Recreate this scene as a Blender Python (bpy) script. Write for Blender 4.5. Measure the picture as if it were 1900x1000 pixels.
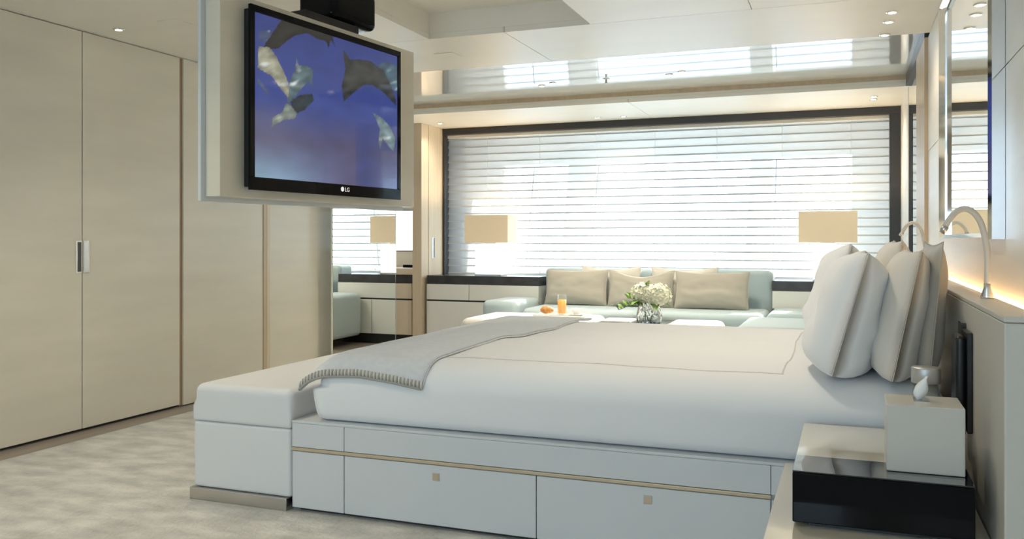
import bpy, bmesh, math, random
from mathutils import Vector, Matrix, noise
random.seed(7)
for o in list(bpy.data.objects): bpy.data.objects.remove(o)
scene = bpy.context.scene
COL = scene.collection

# ------------------------------------------------------------------ camera
FPX = 1618.0; YAW = math.radians(21.1); EYE = 1.05; HOR = 445.0
cam_d = bpy.data.cameras.new('camera'); cam = bpy.data.objects.new('camera', cam_d); COL.objects.link(cam)
cam.location = (0, 0, EYE); cam.rotation_euler = (math.pi/2, 0, YAW)
cam_d.sensor_width = 36; cam_d.lens = FPX*36/1900; cam_d.shift_y = -(500-HOR)/1900
cam_d.clip_start = 0.05
scene.camera = cam
# ------------------------------------------------------------------ world, sun, exposure
scene.view_settings.view_transform = 'Standard'; scene.view_settings.look = 'None'
scene.view_settings.gamma = 1; scene.view_settings.use_curve_mapping = False
scene.view_settings.exposure = 1.05
W = bpy.data.worlds.new('sky'); scene.world = W; W.use_nodes = True
bg = W.node_tree.nodes['Background']; bg.inputs[0].default_value = (0.64, 0.82, 1.0, 1); bg.inputs[1].default_value = 3.4
sd = bpy.data.lights.new('sun', 'SUN'); sd.energy = 9; sd.angle = math.radians(1.5); sd.color = (1, .95, .86)
so = bpy.data.objects.new('sun', sd); COL.objects.link(so)
so.rotation_euler = Vector((-0.20, -1.0, -0.56)).to_track_quat('-Z', 'Y').to_euler()
def portal(name, loc, rx, sx, sy):
    d = bpy.data.lights.new(name, 'AREA'); d.shape = 'RECTANGLE'; d.size = sx; d.size_y = sy; d.cycles.is_portal = True
    o = bpy.data.objects.new(name, d); COL.objects.link(o); o.location = loc; o.rotation_euler = (rx, 0, 0)
portal('daylight_portal_window', (-1.75, 8.97, 1.3), -math.pi/2, 4.6, 1.4)
portal('daylight_portal_side_room', (-4.85, 8.33, 1.15), -math.pi/2, 1.3, .5)
portal('daylight_portal_rear', (-1.4, -3.12, 1.35), math.pi/2, 2.8, 1.5)

# ------------------------------------------------------------------ pixel helpers (1900x1000)
FV = (-math.sin(YAW), math.cos(YAW)); RV = (math.cos(YAW), math.sin(YAW))
def ray(u, v):
    a = (u-950)/FPX
    return Vector((FV[0]+RV[0]*a, FV[1]+RV[1]*a, (HOR-v)/FPX))
def onz(u, v, Z): d = ray(u, v); return Vector((0, 0, EYE)) + d*((Z-EYE)/d.z)
def to_px(p):
    t = p[0]*FV[0]+p[1]*FV[1]; r = p[0]*RV[0]+p[1]*RV[1]
    return (950+FPX*r/t, HOR-FPX*(p[2]-EYE)/t)

# ------------------------------------------------------------------ materials
MATS = {}
def mat(name, col, rough=.5, metal=0., spec=.5, var=0., vscale=3., stretch=(1, 1, 1), bump=0., bscale=60., bstretch=(1, 1, 1), coat=0., emit=None, estr=0., trans=0., ior=1.45, sheen=0., detail=4.):
    m = bpy.data.materials.new(name); m.use_nodes = True; nt = m.node_tree; N = nt.nodes; L = nt.links
    b = N['Principled BSDF']; b.inputs['Base Color'].default_value = (*col, 1)
    b.inputs['Roughness'].default_value = rough; b.inputs['Metallic'].default_value = metal
    b.inputs['Specular IOR Level'].default_value = spec; b.inputs['Coat Weight'].default_value = coat; b.inputs['Coat Roughness'].default_value = .03
    b.inputs['Transmission Weight'].default_value = trans; b.inputs['IOR'].default_value = ior; b.inputs['Sheen Weight'].default_value = sheen
    if emit: b.inputs['Emission Color'].default_value = (*emit, 1); b.inputs['Emission Strength'].default_value = estr
    if var or bump: tc = N.new('ShaderNodeTexCoord')
    if var:
        mp = N.new('ShaderNodeMapping'); mp.inputs['Scale'].default_value = stretch
        nz = N.new('ShaderNodeTexNoise'); nz.inputs['Scale'].default_value = vscale; nz.inputs['Detail'].default_value = detail
        cr = N.new('ShaderNodeValToRGB'); cr.color_ramp.elements[0].position = .3; cr.color_ramp.elements[1].position = .7
        cr.color_ramp.elements[0].color = (*[c*(1-var) for c in col], 1); cr.color_ramp.elements[1].color = (*[min(1, c*(1+var)) for c in col], 1)
        L.new(tc.outputs['Object'], mp.inputs[0]); L.new(mp.outputs[0], nz.inputs[0]); L.new(nz.outputs[0], cr.inputs[0]); L.new(cr.outputs[0], b.inputs['Base Color'])
    if bump:
        mp2 = N.new('ShaderNodeMapping'); mp2.inputs['Scale'].default_value = bstretch
        n2 = N.new('ShaderNodeTexNoise'); n2.inputs['Scale'].default_value = bscale; n2.inputs['Detail'].default_value = 3
        bp = N.new('ShaderNodeBump'); bp.inputs['Strength'].default_value = bump; bp.inputs['Distance'].default_value = .01
        L.new(tc.outputs['Object'], mp2.inputs[0]); L.new(mp2.outputs[0], n2.inputs[0]); L.new(n2.outputs[0], bp.inputs['Height']); L.new(bp.outputs[0], b.inputs['Normal'])
    MATS[name] = m; return m
WOOD = mat('bleached_wood', (.76, .70, .57), .38, var=.05, vscale=2.2, stretch=(1, .5, 3), bump=.02, bscale=30, bstretch=(1, .2, 6), coat=.1)
CEILM = mat('ceiling_lacquer', (.89, .85, .75), .35, var=.02, vscale=1.2, stretch=(1, 4, 1))
GLOSSC = mat('glossy_ceiling', (.80, .82, .80), .07, spec=1., coat=1.)
WALLW = mat('pale_wall_panel', (.80, .76, .68), .4, var=.04, vscale=2, stretch=(1, 1, 8))
TAN = mat('tan_oak', (.62, .48, .32), .4, var=.08, vscale=6, stretch=(4, 4, .3))
PALETAN = mat('pale_oak', (.74, .62, .45), .4, var=.06, vscale=6, stretch=(4, 4, .3))
BROWN = mat('bronze_gap', (.36, .25, .15), .4)
DARKGAP = mat('dark_gap', (.05, .045, .04), .6)
FLOORM = mat('taupe_floor', (.30, .25, .20), .4, var=.12, vscale=3, stretch=(6, .6, 1))
CARPET = mat('carpet_pile', (.56, .54, .485), .95, spec=.1, var=.26, vscale=5.5, stretch=(1, 1.9, 1), bump=.8, bscale=45, sheen=.3, detail=6)
LACQ = mat('grey_white_lacquer', (.67, .69, .70), .35, var=.015, vscale=2)
LEATHER = mat('white_leather', (.73, .74, .745), .42, bump=.04, bscale=220)
STEEL = mat('brushed_steel', (.62, .60, .57), .28, metal=1)
CAPM = mat('satin_cap', (.55, .55, .54), .45, metal=.8)
CHROME = mat('chrome', (.80, .81, .82), .06, metal=1)
BRASS = mat('champagne_inlay', (.62, .52, .38), .32, metal=.6)
DUVET = mat('white_cotton', (.88, .88, .88), .85, spec=.2, bump=.06, bscale=12, sheen=.2)
PILLOWW = mat('white_pillowcase', (.90, .90, .90), .85, spec=.2, bump=.12, bscale=9, sheen=.2)
PILLOWO = mat('oyster_cotton', (.76, .72, .65), .7, spec=.3, bump=.1, bscale=8, sheen=.2)
PILLOWT = mat('taupe_sateen', (.46, .42, .35), .6, spec=.3, bump=.1, bscale=8, sheen=.3)
PIPE = mat('greige_piping', (.68, .66, .61), .7)
THROW = mat('grey_wool', (.70, .72, .74), .9, spec=.15, bump=.25, bscale=120, sheen=.4, var=.04, vscale=40)
STITCH = mat('taupe_yarn', (.40, .38, .34), .9)
STITCHL = mat('ivory_yarn', (.75, .72, .66), .9)
BLACK = mat('black_lacquer', (.006, .006, .007), .08, spec=.15)
BLACKM = mat('black_satin', (.012, .012, .013), .35)
CREAML = mat('cream_lacquer', (.78, .72, .58), .08, coat=1.)
CREAMB = mat('cream_leather', (.66, .63, .56), .3, bump=.02, bscale=200)
FRAMED = mat('dark_bronze_frame', (.035, .033, .032), .35)
AQUA = mat('pale_aqua_fabric', (.50, .60, .62), .85, spec=.2, bump=.12, bscale=260, sheen=.3)
BEIGE = mat('taupe_linen', (.48, .445, .375), .85, spec=.15, bump=.15, bscale=240, sheen=.2)
IVORY = mat('ivory_linen', (.80, .76, .68), .85, spec=.15, bump=.12, bscale=240)
POUFM = mat('ivory_leather', (.82, .79, .72), .45, bump=.03, bscale=150)
CONSM = mat('console_lacquer', (.86, .85, .78), .25, coat=.3)
CONSC = mat('cream_console_lacquer', (.82, .72, .56), .3)
STONE = mat('dark_stone', (.05, .05, .052), .15, var=.2, vscale=12)
SHADE = mat('ivory_lampshade', (.80, .68, .50), .8, emit=(1, .72, .42), estr=.10)
ALAB = mat('alabaster', (.88, .87, .83), .3, var=.06, vscale=14, emit=(1, .93, .82), estr=.9)
MIRROR = mat('mirror_glass', (.90, .93, .91), .0, metal=1)
GLASS = mat('clear_glass', (1, 1, 1), .0, trans=1, ior=1.45)
def glassware():
    m = bpy.data.materials.new('thin_glassware'); m.use_nodes = True; nt = m.node_tree; N = nt.nodes; N.clear()
    out = N.new('ShaderNodeOutputMaterial'); mx = N.new('ShaderNodeMixShader'); tr = N.new('ShaderNodeBsdfTransparent'); gl = N.new('ShaderNodeBsdfGlossy')
    tr.inputs[0].default_value = (.95, .97, .97, 1); gl.inputs['Roughness'].default_value = .02; mx.inputs[0].default_value = .09
    nt.links.new(tr.outputs[0], mx.inputs[1]); nt.links.new(gl.outputs[0], mx.inputs[2]); nt.links.new(mx.outputs[0], out.inputs[0]); return m
GLASSW = glassware()
WHITEP = mat('white_porcelain', (.85, .84, .80), .15, coat=.5)
BREAD = mat('bread_crust', (.55, .25, .07), .5, var=.35, vscale=40)
JUICE = mat('orange_juice', (1.0, .42, .02), .3, emit=(1., .4, .02), estr=.05)  # slight added glow keeps the juice bright inside its glass
PETAL = mat('hydrangea_petal', (.86, .86, .70), .7, var=.06, vscale=30)
LEAF = mat('leaf_green', (.25, .42, .08), .45, var=.3, vscale=20)
STEM = mat('stem_green', (.20, .33, .08), .5)
PAPER = mat('magazine_paper', (.75, .73, .66), .4, var=.15, vscale=18)
TISSUE = mat('tissue_paper', (.92, .92, .92), .9)
LAMPG = mat('lens_glow', (1, .9, .75), .3, emit=(1, .86, .65), estr=6)
LEDW = mat('warm_led', (1, .8, .5), .3, emit=(1, .62, .28), estr=4.5)
PLASTIC = mat('white_plastic', (.78, .75, .67), .5)
TINT = mat('dark_glass', (.02, .02, .022), .05, coat=1)
def thin_glass():
    m = bpy.data.materials.new('window_glass'); m.use_nodes = True; nt = m.node_tree; N = nt.nodes; N.clear()
    out = N.new('ShaderNodeOutputMaterial'); mx = N.new('ShaderNodeMixShader'); tr = N.new('ShaderNodeBsdfTransparent'); gl = N.new('ShaderNodeBsdfGlossy')
    tr.inputs[0].default_value = (.97, .99, 1, 1); gl.inputs['Roughness'].default_value = 0; mx.inputs[0].default_value = .05
    nt.links.new(tr.outputs[0], mx.inputs[1]); nt.links.new(gl.outputs[0], mx.inputs[2]); nt.links.new(mx.outputs[0], out.inputs[0]); return m
PANE = thin_glass()
def sheer():
    m = bpy.data.materials.new('sheer_vane'); m.use_nodes = True; nt = m.node_tree; N = nt.nodes; N.clear(); L = nt.links
    out = N.new('ShaderNodeOutputMaterial'); m1 = N.new('ShaderNodeMixShader'); m2 = N.new('ShaderNodeMixShader')
    tr = N.new('ShaderNodeBsdfTransparent'); tl = N.new('ShaderNodeBsdfTranslucent'); df = N.new('ShaderNodeBsdfDiffuse')
    tl.inputs[0].default_value = (.66, .68, .69, 1); df.inputs[0].default_value = (.74, .76, .77, 1); tr.inputs[0].default_value = (1, 1, 1, 1)
    m1.inputs[0].default_value = .38; m2.inputs[0].default_value = .38
    L.new(df.outputs[0], m1.inputs[1]); L.new(tl.outputs[0], m1.inputs[2]); L.new(m1.outputs[0], m2.inputs[1]); L.new(tr.outputs[0], m2.inputs[2]); L.new(m2.outputs[0], out.inputs[0]); return m
SHEER = sheer()
EDGE_SHADE = mat('vane_edge_shade', (.50, .54, .56), .8, spec=.1)  # shade lines between the vanes, put into a grey lower edge

# ------------------------------------------------------------------ builders
XF = {}
def tag(o, label=None, cat=None, group=None, kind=None):
    if label: o['label'] = label
    if cat: o['category'] = cat
    if group: o['group'] = group
    if kind: o['kind'] = kind
    return o
def root(name, loc, label=None, cat=None, group=None, kind=None, rotz=0.):
    o = bpy.data.objects.new(name, None); COL.objects.link(o); o.empty_display_size = .1
    o.location = loc; o.rotation_euler = (0, 0, rotz)
    XF[o] = Matrix.Translation(Vector(loc)) @ Matrix.Rotation(rotz, 4, 'Z')
    return tag(o, label, cat, group, kind)
def mk(name, verts, faces, m, parent=None, smooth=False, local=False):
    """verts in world coordinates (local=True: in the parent's frame)"""
    vs = [Vector(v) for v in verts]
    me = bpy.data.meshes.new(name)
    if parent is not None:
        M = XF[parent]
        if not local:
            Mi = M.inverted(); vs = [Mi @ v for v in vs]
        base = None
    else:
        xs = [v.x for v in vs]; ys = [v.y for v in vs]; zs = [v.z for v in vs]
        base = Vector(((min(xs)+max(xs))/2, (min(ys)+max(ys))/2, min(zs))); vs = [v-base for v in vs]
    me.from_pydata([tuple(v) for v in vs], [], faces); me.update()
    if smooth:
        for p in me.polygons: p.use_smooth = True
    me.materials.append(m)
    o = bpy.data.objects.new(name, me); COL.objects.link(o)
    if parent is not None: o.parent = parent; XF[o] = XF[parent].copy()
    else: o.location = base; XF[o] = Matrix.Translation(base)
    return o
def bmdata(bm):
    bm.verts.ensure_lookup_table(); bm.verts.index_update()
    d = [v.co.copy() for v in bm.verts], [[v.index for v in f.verts] for f in bm.faces]; bm.free(); return d
def boxdata(a, b, bevel=0., seg=2):
    bm = bmesh.new(); bmesh.ops.create_cube(bm, size=1)
    a = Vector(a); b = Vector(b); c = (a+b)/2; s = b-a
    for v in bm.verts: v.co = Vector((v.co.x*s.x, v.co.y*s.y, v.co.z*s.z))+c
    if bevel > 0: bmesh.ops.bevel(bm, geom=bm.edges[:], offset=bevel, segments=seg, profile=.5, affect='EDGES')
    return bmdata(bm)
def box(name, a, b, m, parent=None, bevel=0., seg=2, local=False, smooth=False):
    v, f = boxdata(a, b, bevel, seg); return mk(name, v, f, m, parent, smooth, local)
def multi(name, boxes, m, parent=None, bevel=0., local=False):
    V = []; Fc = []
    for a, b in boxes:
        v, f = boxdata(a, b, bevel); n = len(V); V += v; Fc += [[i+n for i in q] for q in f]
    return mk(name, V, Fc, m, parent, False, local)
def rbox(name, a, b, r, m, parent=None, n=(12, 12, 6), rtop=None, disp=None, local=False):
    """rounded soft box: grid on a box pulled onto a rounded form, then displaced"""
    a = Vector(a); b = Vector(b); c = (a+b)/2; h = (b-a)/2; idx = {}; V = []; Fc = []
    K = 4; rr = min(r, h.x, h.y, h.z); lines = []
    for ax in range(3):
        e = h[ax]-rr; top_ = [e+rr*math.tan(q*math.pi/4/K) for q in range(1, K+1)]
        mid = [-e+2*e*q/n[ax] for q in range(n[ax]+1)] if e > 1e-6 else [0.]
        lines.append([-t for t in top_[::-1]]+mid+top_)
    def vert(i, j, k):
        key = (i, j, k)
        if key in idx: return idx[key]
        p = Vector((lines[0][i], lines[1][j], lines[2][k]))
        rb = rr if (rtop is None or p.z > 0) else min(rr, rtop)
        q = Vector((max(-h.x+rb, min(h.x-rb, p.x)), max(-h.y+rb, min(h.y-rb, p.y)), max(-h.z+rb, min(h.z-rb, p.z))))
        d = p-q
        if d.length > 1e-9: p = q+d.normalized()*rb
        p = p+c
        if disp: p = disp(p)
        V.append(p); idx[key] = len(V)-1; return idx[key]
    A, B, C = [len(l)-1 for l in lines]
    for i in range(A):
        for j in range(B):
            Fc.append([vert(i, j, 0), vert(i, j+1, 0), vert(i+1, j+1, 0), vert(i+1, j, 0)])
            Fc.append([vert(i, j, C), vert(i+1, j, C), vert(i+1, j+1, C), vert(i, j+1, C)])
    for i in range(A):
        for k in range(C):
            Fc.append([vert(i, 0, k), vert(i+1, 0, k), vert(i+1, 0, k+1), vert(i, 0, k+1)])
            Fc.append([vert(i, B, k), vert(i, B, k+1), vert(i+1, B, k+1), vert(i+1, B, k)])
    for j in range(B):
        for k in range(C):
            Fc.append([vert(0, j, k), vert(0, j, k+1), vert(0, j+1, k+1), vert(0, j+1, k)])
            Fc.append([vert(A, j, k), vert(A, j+1, k), vert(A, j+1, k+1), vert(A, j, k+1)])
    return mk(name, V, Fc, m, parent, True, local)
def tubedata(pts, r, seg=10, caps=True):
    pts = [Vector(p) for p in pts]; V = []; Fc = []; n = len(pts)
    rs = r if isinstance(r, (list, tuple)) else [r]*n
    up = None
    for i, p in enumerate(pts):
        d = (pts[min(i+1, n-1)]-pts[max(i-1, 0)]).normalized()
        if up is None: up = Vector((0, 0, 1)) if abs(d.z) < .9 else Vector((1, 0, 0))
        s = d.cross(up).normalized(); up = s.cross(d).normalized()
        for k in range(seg):
            a = 2*math.pi*k/seg; V.append(p+(s*math.cos(a)+up*math.sin(a))*rs[i])
    for i in range(n-1):
        for k in range(seg):
            k2 = (k+1) % seg; Fc.append([i*seg+k, i*seg+k2, (i+1)*seg+k2, (i+1)*seg+k])
    if caps: Fc.append(list(range(seg))[::-1]); Fc.append([(n-1)*seg+k for k in range(seg)])
    return V, Fc
def tube(name, pts, r, m, parent=None, seg=10, local=False):
    v, f = tubedata(pts, r, seg); return mk(name, v, f, m, parent, True, local)
def lathe(name, prof, c, m, parent=None, seg=24, smooth=True, fx=None):
    V = []; Fc = []; n = len(prof); c = Vector(c)
    for (r, z) in prof:
        for k in range(seg):
            a = 2*math.pi*k/seg; rr = max(r, 1e-4)*(fx(a, z) if fx else 1); V.append(c+Vector((rr*math.cos(a), rr*math.sin(a), z)))
    for i in range(n-1):
        for k in range(seg):
            k2 = (k+1) % seg; Fc.append([i*seg+k, i*seg+k2, (i+1)*seg+k2, (i+1)*seg+k])
    Fc.append(list(range(seg))[::-1]); Fc.append([(n-1)*seg+k for k in range(seg)])
    o = mk(name, V, Fc, m, parent, smooth)
    return o
def copytree(o, dloc, parent=None):
    c = o.copy(); COL.objects.link(c)
    if parent is None: c.location = o.location+Vector(dloc)
    else: c.parent = parent
    for ch in [x for x in bpy.data.objects if x.parent == o]: copytree(ch, None, c)
    return c

# ================================================================== THE ROOM
CZ = 2.20; XW = .42; XL = -3.93; YW = 8.2
fl = box('floor', (-6.2, -3.2, -.06), (.6, 8.3, -.004), FLOORM); tag(fl, kind='structure')
tag(box('carpet', (-3.76, -3.0, -.004), (.40, 5.9, 0), CARPET), 'pale mottled silver grey pile carpet around the bed', 'carpet')
# ---- ceiling: panels with open joints, coffer, glossy raised field, soffit over the window
ce = root('ceiling', (-1.7, 2, CZ), kind='structure')
J = .002; CT = CZ+.03
cx0, cx1, cy0, cy1 = -2.24, -1.285, 2.3, 4.49
for (x0, x1, y0, y1) in [(XL-.1, cx0, .9, cy1), (cx1, -.45, .9, cy1), (-.45, XW+.05, .9, cy1), (cx0, cx1, .9, cy0),
                         (XL-.1, -1.78, cy1, 5.35), (-1.78, XW+.05, cy1, 5.35), (XL-.1, -1.7, -3.1, .9), (-1.7, XW+.05, -3.1, .9)]:
    box('ceiling_panel', (x0+J, y0+J, CZ), (x1-J, y1-J, CT), CEILM, ce)
box('backing', (XL-.2, -3.2, CZ+.20), (XW+.15, 8.95, CZ+.26), CEILM, ce)
box('coffer_top', (cx0-.02, cy0-.02, CZ+.145), (cx1+.02, cy1+.02, CZ+.165), CEILM, ce)
box('coffer_side', (cx0-.02, cy0, CZ+.0305), (cx0, cy1, CZ+.145), CEILM, ce)
box('coffer_side', (cx1, cy0, CZ+.0305), (cx1+.02, cy1, CZ+.145), CEILM, ce)
box('coffer_side', (cx0, cy1, CZ+.0305), (cx1, cy1+.02, CZ+.145), CEILM, ce)
box('coffer_side', (cx0, cy0-.02, CZ+.0305), (cx1, cy0, CZ+.145), CEILM, ce)
box('glossy_panel', (XL-.1, 5.30, CZ+.085), (XW+.05, 7.20, CZ+.10), GLOSSC, ce)
box('edge_fascia', (XL-.1, 5.335, CZ+.031), (XW+.05, 5.35, CZ+.085), CEILM, ce)
box('soffit_panel', (XL-.1, 7.15, CZ), (-1.72, 8.35, CT), CEILM, ce)
box('soffit_panel', (-1.716, 7.15, CZ), (XW+.05, 8.35, CT), CEILM, ce)
box('soffit_fascia', (XL-.1, 7.152, CZ+.031), (XW+.05, 7.17, CZ+.052), CEILM, ce)
box('oak_fascia', (XL-.1, 7.150, CZ+.053), (XW+.05, 7.17, CZ+.085), TAN, ce)
# ---- left wall
wl = root('wall_left', (XL, 4, 0), kind='structure')
box('carcass', (XL-.12, -3.1, 0), (XL-.024, 6.13, CZ+.2), DARKGAP, wl)
box('wall_panel', (XL-.022, -3.0, .004), (XL, 2.855, CZ-.003), WOOD, wl)
box('wall_panel', (XL-.022, 4.405, .004), (XL, 5.206, CZ-.003), WOOD, wl)
box('wall_panel', (XL-.022, 5.285, .004), (XL, 6.12, CZ-.003), WOOD, wl)
box('oak_post', (XL-.022, 5.209, .002), (XL+.006, 5.243, CZ-.001), TAN, wl)
box('oak_post', (XL-.022, 5.247, .002), (XL+.006, 5.283, CZ-.001), PALETAN, wl)
box('bronze_strip', (XL-.022, 4.374, .002), (XL-.010, 4.404, CZ-.001), BROWN, wl)
box('lintel', (XL-.12, 6.13, CZ+.001), (XL-.02, 8.3, CZ+.2), CEILM, wl)
wd = root('wardrobe', (XL-.01, 3.62, 0), 'tall bleached wood wardrobe with two flush doors and paired chrome pulls', 'wardrobe')
for y0, y1, hy in ((2.858, 3.620, 3.600), (3.626, 4.371, 3.646)):
    d = box('door', (XL-.022, y0, .012), (XL, y1, CZ-.004), WOOD, wd, bevel=.0015, seg=1)
    h = box('handle', (XL-.0005, hy-.022 if hy < 3.62 else hy-.018, .868), (XL+.004, hy+.018 if hy < 3.62 else hy+.022, 1.046), CHROME, d, bevel=.001, seg=1)
    box('handle_recess', (XL+.0041, hy-.012, .876), (XL+.005, hy+.012, 1.038), STEEL if hy > 3.62 else TINT, h)
# ---- mirror door, jamb and the side room
d1 = root('door_1', (XL, 6.65, 0), kind='structure')
box('mirror_leaf', (-3.838, 5.95, .012), (-3.82, 6.975, CZ-.004), MIRROR, d1)
box('edge_profile', (-3.838, 6.9755, .012), (-3.818, 6.983, CZ-.004), CHROME, d1)
d2 = root('door_2', (XL, 7.95, 0), kind='structure')
box('jamb', (XL-.10, 7.704, 0), (XL, 7.856, CZ-.001), PALETAN, d2, bevel=.002)
box('jamb', (XL-.10, 7.860, 0), (XL+.004, 8.195, CZ-.001), PALETAN, d2, bevel=.002)
lt = box('latch_plate', (XL+.0041, 7.93, .865), (XL+.006, 7.985, 1.075), STEEL, d2)
box('finger_pull', (XL+.0061, 7.965, .87), (XL+.007, 7.983, 1.07), BLACKM, lt)
wa = root('wall_side_room', (-5.2, 8.25, 0), kind='structure')
box('wall_slab', (-6.1, 8.2, 0), (-5.5, 8.3, CZ+.2), WALLW, wa)
box('wall_slab', (-5.5, 8.2, 0), (-4.25, 8.3, .925), WALLW, wa)
box('wall_slab', (-5.5, 8.2, 1.37), (-4.25, 8.3, CZ+.2), WALLW, wa)
box('wall_slab', (-4.25, 8.2, 0), (-4.0, 8.3, CZ+.2), WALLW, wa)
box('wall_slab', (-6.2, 5.0, 0), (-6.1, 8.3, CZ+.2), WALLW, wa)
box('wall_slab', (-6.1, 4.9, 0), (-4.06, 5.0, CZ+.2), WALLW, wa)
box('ceiling_slab', (-6.2, 4.9, CZ+.02), (-4.05, 8.3, CZ+.12), CEILM, wa)
w2 = root('window_2', (-4.87, 8.25, .925), kind='structure')  # hidden left part widened to let more daylight into the side room
multi('window_frame', [((-5.5, 8.205, .925), (-4.25, 8.26, .94)), ((-5.5, 8.205, 1.355), (-4.25, 8.26, 1.37)), ((-4.265, 8.205, .94), (-4.25, 8.26, 1.355)), ((-5.5, 8.205, .94), (-5.485, 8.26, 1.355))], STEEL, w2)
box('pane', (-5.485, 8.24, .94), (-4.265, 8.246, 1.355), PANE, w2)
# ---- right wall
wr = root('wall_right', (XW, 3, 0), kind='structure')
box('backing', (XW+.024, -3.1, 0), (XW+.12, 8.3, CZ+.2), DARKGAP, wr)
for y0, y1 in ((-3.0, 1.40), (1.404, 5.458)):
    box('wall_panel', (XW, y0, 0), (XW+.022, y1, 1.548), WALLW, wr)
    box('wall_panel', (XW, y0, 1.552), (XW+.022, y1, CZ-.004), WALLW, wr)
box('oak_pier', (XW-.018, 5.462, 0), (XW+.022, 6.10, CZ-.002), TAN, wr)
box('oak_pier_top', (XW-.018, 5.462, CZ), (XW+.022, 7.15, CZ+.084), FRAMED, wr)
box('mirror_panel', (XW+.002, 6.104, 0), (XW+.022, 7.19, CZ-.001), MIRROR, wr)
box('wall_panel', (XW, 7.194, 0), (XW+.022, 8.2, CZ-.001), WALLW, wr)
# ---- rear wall (behind the camera) with its own window
wb = root('wall_rear', (-1.8, -3.05, 0), kind='structure')
box('wall_slab', (XL-.1, -3.1, 0), (-2.8, -3.0, CZ+.2), WALLW, wb); box('wall_slab', (0.0, -3.1, 0), (XW+.1, -3.0, CZ+.2), WALLW, wb)
box('wall_slab', (-2.8, -3.1, 0), (0, -3.0, .6), WALLW, wb); box('wall_slab', (-2.8, -3.1, 2.1), (0, -3.0, CZ+.2), WALLW, wb)
w3 = root('window_3', (-1.4, -3.05, .6), kind='structure')
multi('window_frame', [((x-.02, -3.08, .62), (x+.02, -3.03, 2.08)) for x in (-2.78, -1.86, -.94, -.02)]+[((-2.8, -3.08, .6), (0, -3.03, .62)), ((-2.8, -3.08, 2.08), (0, -3.03, 2.1))], FRAMED, w3)
box('pane', (-2.8, -3.06, .62), (0, -3.055, 2.08), PANE, w3)
# ---- window wall
wf = root('wall_far', (-1.8, 8.25, 0), kind='structure')
box('wall_slab', (-4.0, 8.2, 0), (XW+.02, 8.3, .655), WALLW, wf)
box('sill', (-4.2, 8.3, .60), (XW+.2, 8.86, .655), WALLW, wf)
box('bay_head', (-4.2, 8.35, CZ), (XW+.2, 8.86, CZ+.1), WALLW, wf)
box('bay_side', (-4.25, 8.3, .6), (-4.2, 8.95, CZ+.2), WALLW, wf); box('bay_side', (XW+.2, 8.3, .6), (XW+.25, 8.95, CZ+.2), WALLW, wf)
def pier(pb, pt):   # bottom (x0,x1), top (x0,x1)
    z0, z1 = .72, 1.86; y0, y1 = 8.86, 8.96
    v = [(pb[0], y0, z0), (pb[1], y0, z0), (pb[1], y1, z0), (pb[0], y1, z0), (pt[0], y0, z1), (pt[1], y0, z1), (pt[1], y1, z1), (pt[0], y1, z1)]
    mk('window_pier', v, [[3, 2, 1, 0], [4, 5, 6, 7], [0, 1, 5, 4], [1, 2, 6, 5], [2, 3, 7, 6], [3, 0, 4, 7]], WALLW, wf)
pier((-4.4, -3.60), (-4.4, -3.50)); pier((-2.86, -2.58), (-2.77, -2.46)); pier((-.96, -.72), (-.90, -.69)); pier((.03, .7), (.03, .7))
box('window_apron', (-4.4, 8.86, .5), (.7, 8.96, .72), WALLW, wf); box('window_header', (-4.4, 8.86, 1.86), (.7, 8.96, CZ+.2), WALLW, wf)
w4 = root('window_4', (-1.7, 8.91, .72), kind='structure')
for x0, x1 in ((-3.6, -2.76), (-2.6, -.9), (-.74, .05)): box('pane', (x0, 8.915, .72), (x1, 8.921, 1.86), PANE, w4)
for xb, xt in ((-3.27, -3.165), (-2.56, -2.445), (-.695, -.655)):
    tube('gasket', [(xb, 8.88, .74), (xt, 8.88, 1.84)], .007, FRAMED, w4, 6)
w1 = root('window_1', (-1.8, 8.25, .655), kind='structure')
box('frame_rail', (-3.995, 8.17, 2.135), (XW-.002, 8.30, CZ-.001), FRAMED, w1, bevel=.003)
box('frame_rail', (-3.995, 8.17, .656), (XW-.002, 8.30, .70), FRAMED, w1, bevel=.003)
box('frame_stile', (-3.925, 8.17, .70), (-3.90, 8.30, 2.135), FRAMED, w1, bevel=.003)
box('frame_stile', (.33, 8.17, .70), (XW-.002, 8.30, 2.135), FRAMED, w1, bevel=.003)
box('inner_jamb', (-3.995, 8.38, .66), (-3.80, 8.50, 2.19), FRAMED, w1)
bl = root('window_blind', (-1.78, 8.26, .70), 'wide white sheer blind of horizontal vanes filling the dark framed window', 'blind')
pitch = .0765; ns = 19; sw = .094
sv = []; tilt = math.radians(72)
NP = 8
V = []; Fc = []
for k in range(NP+1):
    a = (-1, -.68, -.45, -.2, .1, .4, .7, .88, 1)[k]; bow = .006*(1-a*a)
    yy = a*sw/2*math.cos(tilt)+bow*math.sin(tilt); zz = a*sw/2*math.sin(tilt)-bow*math.cos(tilt)
    V += [(-3.898, 8.262+yy, zz), (.328, 8.262+yy, zz)]
for k in range(NP): Fc.append([2*k, 2*k+1, 2*k+3, 2*k+2])
first = None
for i in range(ns):
    z = .745+i*pitch
    if first is None:
        first = mk('slat', [(x-0, y, z2+z) for x, y, z2 in V], Fc, SHEER, bl, True)
        first.data.materials.append(EDGE_SHADE); first.data.polygons[0].material_index = 1
        z00 = z
    else:
        o = first.copy(); COL.objects.link(o); o.parent = bl; o.location = (0, 0, z-z00)
box('head_rail', (-3.898, 8.235, 2.105), (.328, 8.285, 2.134), PLASTIC, bl)
for x in (-3.45, -2.88, -2.3, -1.72, -1.14, -.56, .02): tube('cord', [(x, 8.238, .71), (x, 8.238, 2.11)], .0016, PLASTIC, bl, 5)

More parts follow.
